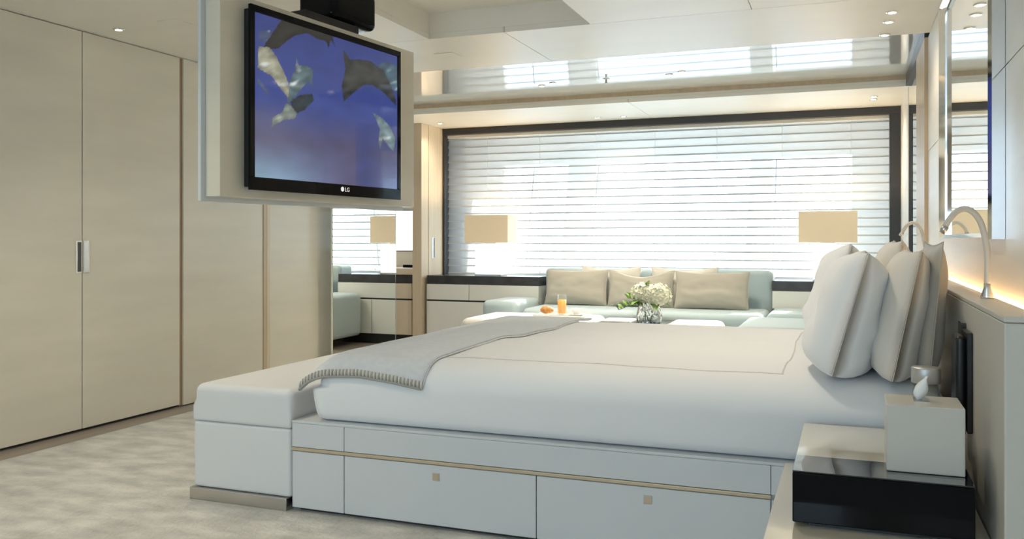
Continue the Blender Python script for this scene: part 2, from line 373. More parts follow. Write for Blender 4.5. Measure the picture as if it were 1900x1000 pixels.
# ================================================================== BED AND ITS NEIGHBOURS
BY0, BY1 = 2.845, 4.72; BX0, BX1 = -2.012, .308; BT = .352
bed = root('bed_base', (-.9, 3.8, 0), 'grey white lacquered platform bed base with drawers and champagne inlay', 'bed')
box('platform', (BX0, BY0+.02, .04), (BX1, BY1, BT-.004), LACQ, bed)
box('platform_top', (BX0, BY0, BT-.010), (BX1, BY1, BT), LACQ, bed, bevel=.002)
xs = (BX0, -1.778, -.227, BX1)
for i in range(3): box('upper_rail', (xs[i]+.0012, BY0, .250), (xs[i+1]-.0012, BY0+.018, BT-.0105), LACQ, bed, bevel=.001, seg=1)
box('inlay', (BX0, BY0-.003, .236), (-.227, BY0+.016, .2485), BRASS, bed, bevel=.002)
for x0, x1, nm in ((BX0, -1.778, 'end_panel'), (-1.778, -1.008, 'drawer'), (-1.008, -.227, 'drawer'), (-.227, BX1, 'end_panel')):
    d = box(nm, (x0+.0018, BY0, .016), (x1-.0018, BY0+.018, .2335), LACQ, bed, bevel=.0015, seg=1)
    if nm == 'drawer':
        cxm = (x0+x1)/2
        h = box('pull', (cxm-.0145, BY0-.002, .178), (cxm+.0145, BY0+.001, .207), STEEL, d, bevel=.0008, seg=1)
        box('pull_recess', (cxm-.0115, BY0-.0026, .181), (cxm+.0115, BY0-.0021, .204), BRASS, h)
box('plinth', (BX0+.02, BY0+.03, .0), (BX1, BY1-.02, .04), DARKGAP, bed)
# bench
bn = root('bench', (-2.25, 3.78, 0), 'long upholstered white leather bench with steel plinth across the foot of the bed', 'bench')
box('plinth', (-2.497, 2.832, .0), (-2.030, 4.74, .048), STEEL, bn, bevel=.003)
rbox('body', (-2.488, 2.845, .049), (-2.018, 4.73, .316), .014, LEATHER, bn, n=(4, 8, 4))
rbox('seat_cushion', (-2.490, 2.843, .3165), (-2.016, 4.732, .466), .036, LEATHER, bn, n=(4, 10, 3), rtop=.008)
# duvet
DX0, DX1, DY0, DY1, DT = -1.925, .29, 2.868, 4.70, .598
def hump(x, y):
    e = min(1, max(0, min(x-DX0, DX1-x+.3, y-DY0, DY1-y)/.35)); e = e*e*(3-2*e)
    w = noise.noise(Vector((x*2.2, y*2.6, .3)))*.016+noise.noise(Vector((x*5.5, y*4.2, 4.)))*.008
    return e*(.022+w)
def dv(p):
    t = max(0, min(1, (p.z-BT-.02)/(DT-BT-.02)))
    q = p.copy(); q.z += t*hump(p.x, p.y)
    # soft side bulge and creases
    s = math.sin(t*math.pi)*.012+noise.noise(Vector((p.x*3, p.z*8, 1.7)))*.004*t
    if p.y < DY0+.05: q.y -= s
    if p.x < DX0+.05: q.x -= s
    return q
du = rbox('duvet', (DX0, DY0, BT+.001), (DX1, DY1, DT), .105, DUVET, None, n=(84, 70, 4), rtop=.03, disp=dv)
tag(du, 'thick white duvet spread smooth over the mattress', 'duvet')
def ribbon(name, pts, w, m, parent):
    V = []; Fc = []
    for i, p in enumerate(pts):
        p = Vector(p); d = Vector(pts[min(i+1, len(pts)-1)])-Vector(pts[max(i-1, 0)]); s = Vector((-d.y, d.x, 0)).normalized()*w/2
        V += [p+s, p-s, p-s-Vector((0, 0, .004)), p+s-Vector((0, 0, .004))]
    for i in range(len(pts)-1):
        a = i*4; b = a+4
        for k in range(4): Fc.append([a+k, a+(k+1) % 4, b+(k+1) % 4, b+k])
    return mk(name, V, Fc, m, parent)
def topz(x, y):  # rounded edge height of the duvet top
    r = .105; z = DT
    for d in (x-DX0, y-DY0):
        if d < r: z -= r-math.sqrt(max(0, r*r-(r-d)**2))
    return z+hump(x, y)
ex, ey = -.20, 3.01
lp = [(x, ey+.008*math.sin(x*5)) for x in [-1.60+.02*i for i in range(int((ex+1.60)/.02)+1)]]
lp2 = [(ex+.006*math.sin(y*6), y) for y in [ey+.02*i for i in range(int((4.62-ey)/.02))]]
ribbon('border_cord', [(x, y, topz(x, y)+.0018) for x, y in lp], .0045, PIPE, du)
ribbon('border_cord', [(x, y, topz(x, y)+.0018) for x, y in lp2], .0045, PIPE, du)
# throw, lying on the duvet and falling over its foot and near side
def roll(s, edge, r, sgn):   # s>0: arc length past (edge inset by r)
    if s <= 0: return edge-sgn*(r-s) if False else edge-sgn*r+sgn*s, 0.
    q = r*math.pi/2
    if s < q: a = s/r; return edge-sgn*r+sgn*r*math.sin(a), r*(1-math.cos(a))
    return edge, r+(s-q)
th_root = root('throw_blanket', (-1.68, 3.7, .6), 'light grey wool throw with stitched edge across the foot of the bed', 'blanket')
r = .115; NA, NB = 30, 84; V = []; Fc = []; edge_pts = []
for layer in (0, 1):
    for i in range(NA+1):
        for j in range(NB+1):
            a = i/NA; b = j/NB
            yl = 4.74-(4.74-(DY0-.012))*b
            right = -1.36+.05*math.sin(b*3.3+.4)-.06*b   # right border, slightly wavy
            # arc length coordinates measured from the inset lines
            sx = (DX0-.012+r)-right; L0 = -((right)-(DX0-.012+r)); Ltot = (right-(DX0-.012+r))+.16
            s_x = -(right-(DX0-.012+r))+a*Ltot+.012*math.sin(b*9)*a
            s_y = -(4.735-(DY0-.014+r))+b*((4.735-(DY0-.014+r))+.165-.02*math.sin(a*3.1)-.015*a)
            x, dx = roll(s_x, DX0-.016, r, -1); y, dy = roll(s_y, DY0-.018, r, -1)
            if s_x > 0: x -= .03*a*max(0, s_x)/.16
            hx = hump(max(x, DX0), max(y, DY0))
            z = DT+.012+hx-dx-dy*(1-min(1, dx/.10)*.55)+.004*noise.noise(Vector((x*9, y*5, 2)))
            flare = max(0, dy-.03); y -= .08*flare; x -= .14*flare*a**3
            p = Vector((x, y, max(z, BT+.012)))
            if layer: p += Vector((.004 if dx > .05 else 0, .006 if dy > .03 else 0, -.009))
            V.append(p)
            if layer == 0 and j == NB: edge_pts.append(p.copy())
S = (NA+1)*(NB+1)
def vid(l, i, j): return l*S+i*(NB+1)+j
for i in range(NA):
    for j in range(NB):
        Fc.append([vid(0, i, j), vid(0, i+1, j), vid(0, i+1, j+1), vid(0, i, j+1)][::-1]); Fc.append([vid(1, i, j), vid(1, i+1, j), vid(1, i+1, j+1), vid(1, i, j+1)])
for i in range(NA):
    for j in (0, NB): Fc.append([vid(0, i, j), vid(0, i+1, j), vid(1, i+1, j), vid(1, i, j)])
for j in range(NB):
    for i in (0, NA): Fc.append([vid(0, i, j), vid(0, i, j+1), vid(1, i, j+1), vid(1, i, j)])
mk('cloth', V, Fc, THROW, th_root, True)
# blanket stitch along the near edge
def resample(pts, step):
    out = [pts[0]]; acc = 0
    for a, b in zip(pts, pts[1:]):
        l = (b-a).length; t = step-acc
        while t <= l: out.append(a.lerp(b, t/l)); t += step
        acc = l-(t-step)
    return out
SV = []; SF = []; SV2 = []; SF2 = []
ep = resample(edge_pts, .0078)
for i, p in enumerate(ep):
    v, f = tubedata([p+Vector((0, -.005, -.004)), p+Vector((0, -.007, .010)), p+Vector((0, -.004, .024))], .0028, 6)
    A, B = (SV, SF) if i % 2 else (SV2, SF2)
    n = len(A); A += v; B += [[q+n for q in ff] for ff in f]
mk('stitching', SV, SF, STITCH, th_root, True)['kind'] = 'stuff'
mk('stitching', SV2, SF2, STITCHL, th_root, True)['kind'] = 'stuff'
tube('edge_yarn', [p+Vector((0, -.006, -.004)) for p in edge_pts], .005, STITCH, th_root, 6)

# pillows: u across (world y), v up, thickness across x
def pillow(name, cy, zb, w, h, T, xb, lean, m, label, cat, group=None, yaw=0., seed=0., pipe=None, sag=0., orient='x', flange=0.):
    n = 30; V = []; Fc = []
    if orient == 'x': M = Matrix.Translation((xb, cy, zb)) @ Matrix.Rotation(yaw, 4, 'Z') @ Matrix.Rotation(lean, 4, 'Y')
    else: M = Matrix.Translation((xb, cy, zb)) @ Matrix.Rotation(yaw, 4, 'Z') @ Matrix.Rotation(lean, 4, 'X')
    def pt(u, v, side):
        k = .055
        a = u*(w/2)*(1-k*(1-v*v)); b = v*(h/2)*(1-k*1.3*(1-u*u))
        if v > 0: b -= sag*(1-u*u)**2*v
        uu = min(1, abs(u)/(1-flange)); vv = min(1, abs(v)/(1-flange))
        th = T*max(0, (1-uu**3.4))**.5*max(0, (1-vv**(7 if (v < 0 and orient == 'x') else 3.0)))**.52
        if orient == 'x': a *= 1-.05*(v**4)*(u*u); b *= 1-.07*(u**4)*(v*v)*(1.6 if v < 0 else .2)
        th *= 1+.20*noise.noise(Vector((u*1.8, v*1.8, seed+side)))
        th += .11*T*noise.noise(Vector((u*4, v*3.2, seed+side*3)))*(1-abs(u)**6)*(1-abs(v)**6)
        th = max(th, .0015)
        if v < 0: th *= 1+.18*(-v)*(1+v)*2
        c = side*th
        if orient == 'x': return M @ Vector((c, a, b+h/2))
        return M @ Vector((a, c, b+h/2))
    def sp(i): t = -1+2*i/n; return math.copysign(1-(1-abs(t))**1.25, t)
    for side in (1, -1):
        for i in range(n+1):
            for j in range(n+1): V.append(pt(sp(i), sp(j), side))
    S = (n+1)**2
    for s in (0, 1):
        for i in range(n):
            for j in range(n):
                q = [s*S+i*(n+1)+j, s*S+(i+1)*(n+1)+j, s*S+(i+1)*(n+1)+j+1, s*S+i*(n+1)+j+1]
                Fc.append(q if s == 0 else q[::-1])
    rim = [(i, 0) for i in range(n)]+[(n, j) for j in range(n)]+[(i, n) for i in range(n, 0, -1)]+[(0, j) for j in range(n, 0, -1)]
    for a, b in zip(rim, rim[1:]+rim[:1]):
        i0 = a[0]*(n+1)+a[1]; i1 = b[0]*(n+1)+b[1]; Fc.append([i0, i1, S+i1, S+i0])
    o = mk(name, V, Fc, m, None, True)
    if pipe:
        rp = [(V[i*(n+1)+j]+V[S+i*(n+1)+j])/2 for i, j in rim]; rp.append(rp[0])
        tube('piping', rp, .0032, pipe, o, 6)
    return tag(o, label, cat, group)
PZ = DT+.018
pillow('white_pillow', 3.205, PZ-.012, .68, .425, .108, -.055, .27, PILLOWW, 'plump white pillow nearest to the nightstand, in front of the oyster pillow', 'pillow', 'pillows propped at the headboard', seed=1)
pillow('white_pillow', 4.02, PZ-.012, .70, .44, .108, -.085, .22, PILLOWW, 'white pillow on the window side of the bed, mostly hidden behind the near white pillow', 'pillow', 'pillows propped at the headboard', seed=5)
pillow('oyster_pillow', 3.19, PZ-.016, .70, .43, .078, .118, .20, PILLOWO, 'oyster pillow nearest to the nightstand, between the white and the taupe pillow', 'pillow', 'pillows propped at the headboard', seed=9)
pillow('oyster_pillow', 4.03, PZ-.016, .72, .46, .080, .105, .20, PILLOWO, 'oyster pillow on the window side of the bed, only its top showing', 'pillow', 'pillows propped at the headboard', seed=13)
pillow('taupe_pillow', 3.20, PZ-.016, .70, .45, .042, .222, .09, PILLOWT, 'shaded taupe flanged pillow nearest to the nightstand, leaning on the headboard', 'pillow', 'pillows propped at the headboard', seed=17, flange=.06)

# headboard with wall light
hb = root('headboard', (.365, 3.8, 0), 'long upholstered pale headboard ledge along the wall behind the bed', 'headboard')
box('panel', (.311, 2.12, .0), (XW-.001, 5.44, .872), CREAMB, hb, bevel=.004)
box('ledge', (.309, 2.118, .873), (XW-.030, 5.44, .886), CREAMB, hb, bevel=.003)
box('led_strip', (XW-.022, 2.14, .8725), (XW-.008, 5.42, .8765), LEDW, hb)
# reading lamps
def reading_lamp(y, label):
    t = root('reading_lamp', (.36, y, .8865), label, 'lamp', 'reading lamps on the headboard')
    lathe('base', [(.017, 0), (.017, .006), (.009, .03), (.0085, .042)], (.36, y, .8865), CHROME, t, 18)
    P = [(.36, .9285), (.361, .97), (.36, 1.02), (.352, 1.07), (.340, 1.107), (.322, 1.130), (.302, 1.137), (.281, 1.127), (.264, 1.105), (.252, 1.080)]
    pts = []
    for a, b, c, d in zip([P[0]]+P, P, P[1:], P[2:]+[P[-1]]):
        for k in range(4):
            s = k/4; q = [.5*(2*b[i]+(c[i]-a[i])*s+(2*a[i]-5*b[i]+4*c[i]-d[i])*s*s+(3*b[i]-a[i]-3*c[i]+d[i])*s**3) for i in (0, 1)]; pts.append((q[0], y+.10*max(0, .36-q[0])*0, q[1]))
    pts.append((P[-1][0], y, P[-1][1]))
    tube('neck', pts, [.0085]*len(pts), CREAMB, t, 12)
    e = Vector((P[-1][0], y, P[-1][1])); d = Vector((-.55, 0, -.83)).normalized()
    tube('lamp_head', [e-d*.01, e, e+d*.012], [.009, .0095, .008], STEEL, t, 12)
    return t
reading_lamp(2.74, 'slim cream gooseneck reading lamp on the headboard ledge nearest to the nightstand')
reading_lamp(4.86, 'slim cream gooseneck reading lamp on the far end of the headboard ledge')
# wall mirror
mr = root('wall_mirror', (.40, 3.6, 1.05), 'tall wall mirror in a polished chrome frame above the headboard', 'mirror')
MY0, MY1, MZ0, MZ1 = 2.84, 4.33, 1.052, 2.08
box('glass', (.402, MY0+.05, MZ0+.02), (.412, MY1-.05, MZ1-.02), MIRROR, mr)
def bev_bar(name, a0, a1, axis, inner):   # sloped chrome moulding
    pass
fr = .07
def mould(name, p0, p1, inward):
    p0 = Vector(p0); p1 = Vector(p1); inward = Vector(inward)
    prof = [(0, .419), (0, .385), (.012, .376), (.05, .398), (.05, .4015), (.05, .419)]
    V = []; Fc = []
    for e, P in ((0, p0), (1, p1)):
        for d, x in prof:
            q = P+inward*d; V.append((x, q.y, q.z))
    n = len(prof)
    for k in range(n): Fc.append([k, (k+1) % n, n+(k+1) % n, n+k])
    Fc.append(list(range(n))[::-1]); Fc.append([n+k for k in range(n)])
    mk(name, V, Fc, CHROME, mr)
mould('frame_side', (0, MY0, MZ0), (0, MY0, MZ1), (0, 1, 0)); mould('frame_side', (0, MY1, MZ0), (0, MY1, MZ1), (0, -1, 0))
mould('frame_rail', (0, MY0+.05, MZ1), (0, MY1-.05, MZ1), (0, 0, -.4)); mould('frame_rail', (0, MY0+.05, MZ0), (0, MY1-.05, MZ0), (0, 0, .4))
# nightstand and what stands on it
nsd = root('nightstand', (.06, 2.42, 0), 'low cream nightstand between the bed and the near end of the headboard', 'nightstand')
box('cabinet', (-.178, 2.01, .03), (.305, 2.835, .333), WOOD, nsd, bevel=.002)
box('top', (-.186, 2.0, .334), (.308, 2.840, .356), CREAML, nsd, bevel=.003)
box('plinth', (-.16, 2.03, 0), (.30, 2.82, .03), DARKGAP, nsd)
bb = root('black_box', (.07, 2.5, .356), 'glossy black lacquer box with cream lid panel on the nightstand', 'box')
bx0, bx1, by0, by1, bz0, bz1 = -.127, .268, 2.215, 2.80, .357, .492
box('foot', (bx0+.035, by0+.025, bz0), (bx1-.02, by1-.03, bz0+.010), BLACKM, bb)
box('body', (bx0, by0, bz0+.0105), (bx1, by1, bz1-.004), BLACK, bb, bevel=.003)
box('lid_strip', (bx0, by0, bz1-.0035), (bx1, by0+.165, bz1), TINT, bb, bevel=.001, seg=1)
box('lid_panel', (bx0, by0+.1655, bz1-.0035), (bx1, by1, bz1), CREAML, bb, bevel=.001, seg=1)
tbx = root('tissue_box', (.17, 2.36, bz1), 'square cream leather tissue box with a tissue pulled up, on the black box', 'tissue box')
tx0, tx1, ty0, ty1, tz0, tz1 = .086, .256, 2.29, 2.45, bz1+.001, bz1+.161
box('shell', (tx0, ty0, tz0), (tx1, ty1, tz1), CREAMB, tbx, bevel=.0025)
box('front_panel', (tx0+.004, ty0-.0015, tz0+.004), (tx1-.004, ty0-.0001, tz1-.004), CREAMB, tbx)
box('slot_plate', (.150, 2.345, tz1+.0001), (.185, 2.42, tz1+.0015), STEEL, tbx)
V = []; Fc = []; n = 10
for i in range(n+1):
    s = i/n
    for k in range(12):
        a = 2*math.pi*k/12; rr = (.005+.011*math.sin(min(1, s*1.15)*math.pi)**.8)*(1-.35*s)
        V.append(Vector((.162+.020*s**1.6+rr*math.cos(a)*(1+.35*math.cos(3*a+s*4)), 2.383+rr*1.5*math.sin(a), tz1+.0016+.058*s-.006*max(0, s-.85)*rr)))
for i in range(n):
    for k in range(12): Fc.append([i*12+k, i*12+(k+1) % 12, (i+1)*12+(k+1) % 12, (i+1)*12+k])
Fc.append([n*12+k for k in range(12)])
mk('tissue', V, Fc, TISSUE, tbx, True)
cf = root('carafe', (.198, 2.64, bz1), 'clear glass carafe with brushed steel cap behind the tissue box', 'carafe')
lathe('glass_body', [(.033, .001), (.036, .004), (.036, .165), (.033, .166), (.033, .008), (.001, .006)], (.198, 2.64, bz1), GLASSW, cf, 28)
lathe('cap', [(.036, .1665), (.0375, .168), (.0375, .206), (.036, .209), (.0, .2095)], (.198, 2.64, bz1), CAPM, cf, 28)
ph = root('wall_phone', (.30, 2.78, .52), 'black wall handset and glass panel mounted on the headboard by the bed', 'phone')
box('glass_panel', (.298, 2.76, .60), (.3105, 2.842, .815), TINT, ph, bevel=.002)
box('back_plate', (.297, 2.62, .53), (.3105, 2.756, .80), BLACKM, ph, bevel=.003)
rbox('handset', (.270, 2.635, .515), (.2965, 2.745, .79), .012, BLACKM, ph, n=(6, 10, 16))

# ================================================================== TV PANEL
ang = math.atan((1815-950)/FPX)-YAW      # its run is turned this far from the room's depth axis
dvec = Vector((math.sin(ang), math.cos(ang), 0)); nvec = Vector((math.cos(ang), -math.sin(ang), 0))
zb = 1.213
pf = onz(768, 384.5, zb)                 # far lower front corner
def on_panel(u, v, off=0.):
    d = ray(u, v); o = Vector((0, 0, EYE)); s = (pf+nvec*off-o).dot(nvec)/d.dot(nvec); return o+d*s
pn = on_panel(408, 366); LEN = (pf-pn).dot(dvec); pn = pf-dvec*LEN
ztop = on_panel(775, 100).z
tvp = root('media_board', tuple(pn), 'pale hanging panel carrying the television on a black ceiling bracket', 'media board', rotz=-ang)
box('body', (-.075, 0, 0), (0, LEN, ztop-zb), WOOD, tvp, bevel=.002, local=True)
box('back_board', (-.092, -.022, -.018), (-.0755, LEN+.012, ztop-zb+.01), LACQ, tvp, bevel=.002, local=True)
zc = CZ-zb+.144
br0 = LEN*.62
box('ceiling_plate', (-.30, br0-.12, zc-.02), (.10, br0+.22, zc-.001), BLACKM, tvp, bevel=.003, local=True)
box('column', (-.17, br0-.03, zc-.22), (-.095, br0+.09, zc-.0205), BLACKM, tvp, bevel=.008, local=True)
rbox('motor_housing', (-.24, br0-.10, ztop-zb+.05), (-.03, br0+.22, ztop-zb+.22), .03, BLACK, tvp, n=(12, 12, 10), local=True)
box('arm', (-.13, br0-.28, ztop-zb+.0105), (-.03, br0+.08, ztop-zb+.045), BLACKM, tvp, bevel=.004, local=True)
box('hanger', (-.145, br0-.06, ztop-zb+.0102), (-.1325, br0+.02, ztop-zb+.06), STEEL, tvp, local=True)
# television
A = on_panel(465, 350, .05); B = on_panel(744, 371, .05); ya = (A-pn).dot(dvec); yb = (B-pn).dot(dvec)
tz0_ = B.z-zb; tz1_ = on_panel(746, 97, .05).z-zb
tv = root('television', tuple(pn), 'flat black television showing dolphins in blue water on the hanging panel', 'television', rotz=-ang)
box('casing', (.002, ya+.012, tz0_+.012), (.036, yb-.012, tz1_-.012), BLACKM, tv, bevel=.004, local=True)
bwz, bwy, bwt = .050, .024, .026
bez = [((.0362, ya, tz0_), (.05, yb, tz0_+bwz)), ((.0362, ya, tz1_-bwt), (.05, yb, tz1_)), ((.0362, ya, tz0_+bwz+.0002), (.05, ya+bwy, tz1_-bwt-.0002)), ((.0362, yb-bwy, tz0_+bwz+.0002), (.05, yb, tz1_-bwt-.0002))]
for a, b in bez: box('bezel', a, b, BLACK, tv, bevel=.0015, seg=1, local=True)
# the picture on the screen, painted per vertex
PX = lambda L: [(340+x/2.5, y/2.5) for x, y in L]
shapes = [
 (PX([(352,152),(372,140),(400,142),(412,165),(398,185),(365,192),(350,185)]), (78,92,128)),
 (PX([(900,297),(950,288),(998,310),(998,440),(960,400),(925,330)]), (66,92,108)),
 (PX([(465,75),(520,78),(600,110),(690,165),(705,215),(684,185),(674,222),(662,190),(620,180),(575,153),(520,165),(480,190),(440,225),(400,228),(352,262),(352,240),(380,205),(430,130)]), (47,46,44)),
 (PX([(350,215),(400,220),(430,260),(465,330),(490,390),(500,440),(488,456),(455,415),(410,352),(345,315)]), (152,152,132)),
 (PX([(345,362),(385,408),(402,455),(380,425),(345,380)]), (100,110,130)),
 (PX([(495,370),(520,322),(524,262),(537,305),(570,303),(602,325),(597,402),(580,375),(540,422),(510,462),(478,484),(488,450)]), (92,112,118)),
 (PX([(498,472),(540,440),(598,435),(607,465),(562,510),(522,527),(500,495)]), (50,60,66)),
 (PX([(410,590),(415,545),(460,520),(475,478),(500,490),(527,525),(520,550),(470,555),(430,575)]), (135,145,136)),
 (PX([(742,228),(775,278),(820,274),(870,285),(930,330),(960,390),(988,470),(988,492),(930,430),(880,395),(840,393),(790,430),(745,472),(735,400),(752,320),(745,270)]), (60,62,62)),
 (PX([(876,520),(925,550),(960,590),(984,640),(976,705),(940,662),(925,640),(914,692),(905,660),(912,600),(893,550)]), (122,142,148)),
]
def inside(p, poly):
    x, y = p; c = False; n = len(poly)
    for i in range(n):
        x1, y1 = poly[i]; x2, y2 = poly[(i+1) % n]
        if (y1 > y) != (y2 > y) and x < (x2-x1)*(y-y1)/(y2-y1)+x1: c = not c
    return c
def s2l(c): c /= 255; return c/12.92 if c <= .04045 else ((c+.055)/1.055)**2.4
def mixc(a, b, t): return tuple(a[i]+(b[i]-a[i])*t for i in range(3))
def screen_col(u, v, fu, fv):    # fu 0..1 left to right, fv 0..1 bottom to top
    for poly, c in reversed(shapes):
        if inside((u, v), poly):
            k = 1+.22*noise.noise(Vector((u*.07, v*.10, 3)))
            hi = noise.noise(Vector((u*.06+v*.05, v*.08, 7)))
            if sum(c) > 250 and hi > .25: c = mixc(c, (205, 212, 208), min(1, (hi-.25)*2.2))
            d = min(abs((q[0]-u))+abs(q[1]-v) for q in poly); k *= .72+.28*min(1, d/18)
            return tuple(x*k for x in c)
    top = (48, 62, 122); mid = (60, 74, 136); low = (80, 80, 112); bl_ = (132, 162, 180); brt = (96, 108, 150)
    if fv > .5: c = mixc(mid, top, (fv-.5)*2)
    elif fv > .25: c = mixc(low, mid, (fv-.25)*4)
    else: c = mixc(mixc(bl_, brt, min(1, fu*1.3)), low, fv*4)
    cl = max(0, 1-abs(fu-.62)*2.5)*max(0, 1-fv*2.2)
    c = mixc(c, (82, 74, 104), cl*.8)
    if fu > .66 and fv < .45: c = mixc(c, (52, 66, 120), (1-abs(fu-.74)*6 if abs(fu-.74) < .16 else 0)*.7)
    k = 1+.06*noise.noise(Vector((u*.03, v*.05, 0)))
    return tuple(x*k for x in c)
sy0, sy1, sz0, sz1 = ya+bwy+.0005, yb-bwy-.0005, tz0_+bwz+.0005, tz1_-bwt-.0005
GN, GM = 220, 132; V = []; Fc = []; cols = []; Mw = XF[tv]
for i in range(GN+1):
    for j in range(GM+1):
        p = Vector((.046, sy0+(sy1-sy0)*i/GN, sz0+(sz1-sz0)*j/GM)); V.append(p)
        u, v = to_px(Mw @ p); cols.append(screen_col(u, v, i/GN, j/GM))
for i in range(GN):
    for j in range(GM): a = i*(GM+1)+j; Fc.append([a, a+GM+1, a+GM+2, a+1])
SCR = bpy.data.materials.new('screen_picture'); SCR.use_nodes = True; nt = SCR.node_tree
b = nt.nodes['Principled BSDF']; at = nt.nodes.new('ShaderNodeAttribute'); at.attribute_name = 'picture'
b.inputs['Base Color'].default_value = (.01, .01, .012, 1); b.inputs['Roughness'].default_value = .06; b.inputs['Emission Strength'].default_value = .50
nt.links.new(at.outputs['Color'], b.inputs['Emission Color'])
sc = mk('screen', V, Fc, SCR, tv, False, True)
ca = sc.data.color_attributes.new('picture', 'FLOAT_COLOR', 'POINT')
for i, c in enumerate(cols): ca.data[i].color = (s2l(max(0, min(255, c[0]))), s2l(max(0, min(255, c[1]))), s2l(max(0, min(255, c[2]))), 1)
# maker's mark on the lower bezel
LOGO = mat('logo_white', (.85, .85, .85), .4, emit=(1, 1, 1), estr=.25)
cu = bpy.data.curves.new('logo', 'FONT'); cu.body = 'LG'; cu.size = .026; cu.extrude = .0003; cu.align_x = 'LEFT'
tmp = bpy.data.objects.new('logo_tmp', cu); COL.objects.link(tmp)
dg = bpy.context.evaluated_depsgraph_get(); me = bpy.data.meshes.new_from_object(tmp.evaluated_get(dg))
ym = ya+(yb-ya)*.555; zm = tz0_+.020
lv = [(.0505+v.co.z, ym+.016+v.co.x, zm+v.co.y) for v in me.vertices]; lf = [list(p.vertices) for p in me.polygons]
bpy.data.objects.remove(tmp)
mk('logo_lettering', lv, lf, LOGO, tv, False, True)
dv_ = [(.0506, ym-.001+.0105*math.cos(2*math.pi*k/24), zm+.0095+.0105*math.sin(2*math.pi*k/24)) for k in range(24)]
dv2 = [(.0512, y, z) for _, y, z in dv_]
mk('logo_disc', dv_+dv2, [list(range(24))[::-1], list(range(24, 48))]+[[k, (k+1) % 24, 24+(k+1) % 24, 24+k] for k in range(24)], LOGO, tv, False, True)

# ================================================================== SITTING AREA
def console(name, x0, x1, splits, label, m, top=STONE, y0=7.75, y1=8.165, zt=.70, cat='cabinet'):
    t = root(name, ((x0+x1)/2, (y0+y1)/2, 0), label, cat)
    box('carcass', (x0+.004, y0+.022, .10), (x1-.004, y1, zt-.086), m, t)
    box('plinth', (x0+.02, y0+.06, 0), (x1-.02, y1-.02, .10), DARKGAP, t)
    box('counter', (x0, y0+.012, zt-.085), (x1, y1, zt-.0005), top, t, bevel=.003)
    for a, b in zip([x0]+splits[0], splits[0]+[x1]): box('drawer', (a+.003, y0, .462), (b-.003, y0+.02, .612), m, t, bevel=.002, seg=1)
    box('finger_slot', (x0+.004, y0+.015, .446), (x1-.004, y0+.0215, .461), FRAMED, t)
    for a, b in zip([x0]+splits[1], splits[1]+[x1]): box('door', (a+.003, y0, .10), (b-.003, y0+.02, .445), m, t, bevel=.002, seg=1)
    return t
console('console_cabinet', -3.90, -2.72, [[-3.44], [-3.12]], 'low pale console with dark stone top left of the sofa, under the left table lamp', CONSM)
console('console_cabinet', -.61, .40, [[-.05], [-.10]], 'low pale console with dark stone top right of the sofa, under the right table lamp', CONSM)
c3 = console('drawer_cabinet', -5.4, -4.06, [[-4.75], [-4.75]], 'cream cabinet seen through the doorway beside the mirror', CONSC, zt=.70)
box('counter_cap', (-5.4, 7.765, .7005), (-4.06, 8.165, .765), CONSC, c3, bevel=.003)
tag(box('window_shade_rail', (-4.60, 8.12, 2.02), (-4.10, 8.199, 2.13), BLACKM, bevel=.004), 'black shade rail high on the wall beyond the doorway', 'rail')
tag(box('dark_case', (-4.27, 7.95, .766), (-4.13, 8.05, .795), BLACK, bevel=.004), 'small dark case on the cabinet beyond the doorway', 'case')
def table_lamp(xc, yc, zt, w, d, zs0, zs1, bw, label):
    t = root('table_lamp', (xc, yc, zt), label, 'lamp', 'table lamps on the consoles')
    box('foot', (xc-bw/2-.005, yc-.085, zt), (xc+bw/2+.005, yc+.085, zt+.014), STEEL, t, bevel=.002)
    box('body', (xc-bw/2, yc-.08, zt+.0145), (xc+bw/2, yc+.08, zs0-.018), ALAB, t, bevel=.006)
    box('collar', (xc-.06, yc-.02, zs0-.0175), (xc+.06, yc+.02, zs0+.004), STEEL, t)
    o = (w/2, d/2); V = []; th = .004
    for z in (zs0, zs1):
        for k in (0, th):
            V += [(xc-o[0]+k, yc-o[1]+k, z), (xc+o[0]-k, yc-o[1]+k, z), (xc+o[0]-k, yc+o[1]-k, z), (xc-o[0]+k, yc+o[1]-k, z)]
    Fc = []
    for k in range(4):
        k2 = (k+1) % 4; Fc += [[k, k2, 8+k2, 8+k], [4+k2, 4+k, 12+k, 12+k2], [k2, k, 4+k, 4+k2], [8+k, 8+k2, 12+k2, 12+k]]
    mk('shade', V, Fc, SHADE, t)
    box('shade_diffuser', (xc-o[0]+th, yc-o[1]+th, zs0+.006), (xc+o[0]-th, yc+o[1]-th, zs0+.008), IVORY, t)
    ld = bpy.data.lights.new('bulb', 'POINT'); ld.energy = 5; ld.color = (1, .80, .55); ld.shadow_soft_size = .05
    lo = bpy.data.objects.new('bulb', ld); COL.objects.link(lo); lo.parent = t; lo.location = (0, 0, zs1-zt-.10)
    return t
table_lamp(-3.29, 7.95, .7005, .455, .26, 1.022, 1.292, .27, 'table lamp with rectangular ivory shade and alabaster base on the left console')
table_lamp(-.165, 7.95, .7005, .47, .26, 1.027, 1.293, .235, 'table lamp with rectangular ivory shade and alabaster base on the right console')
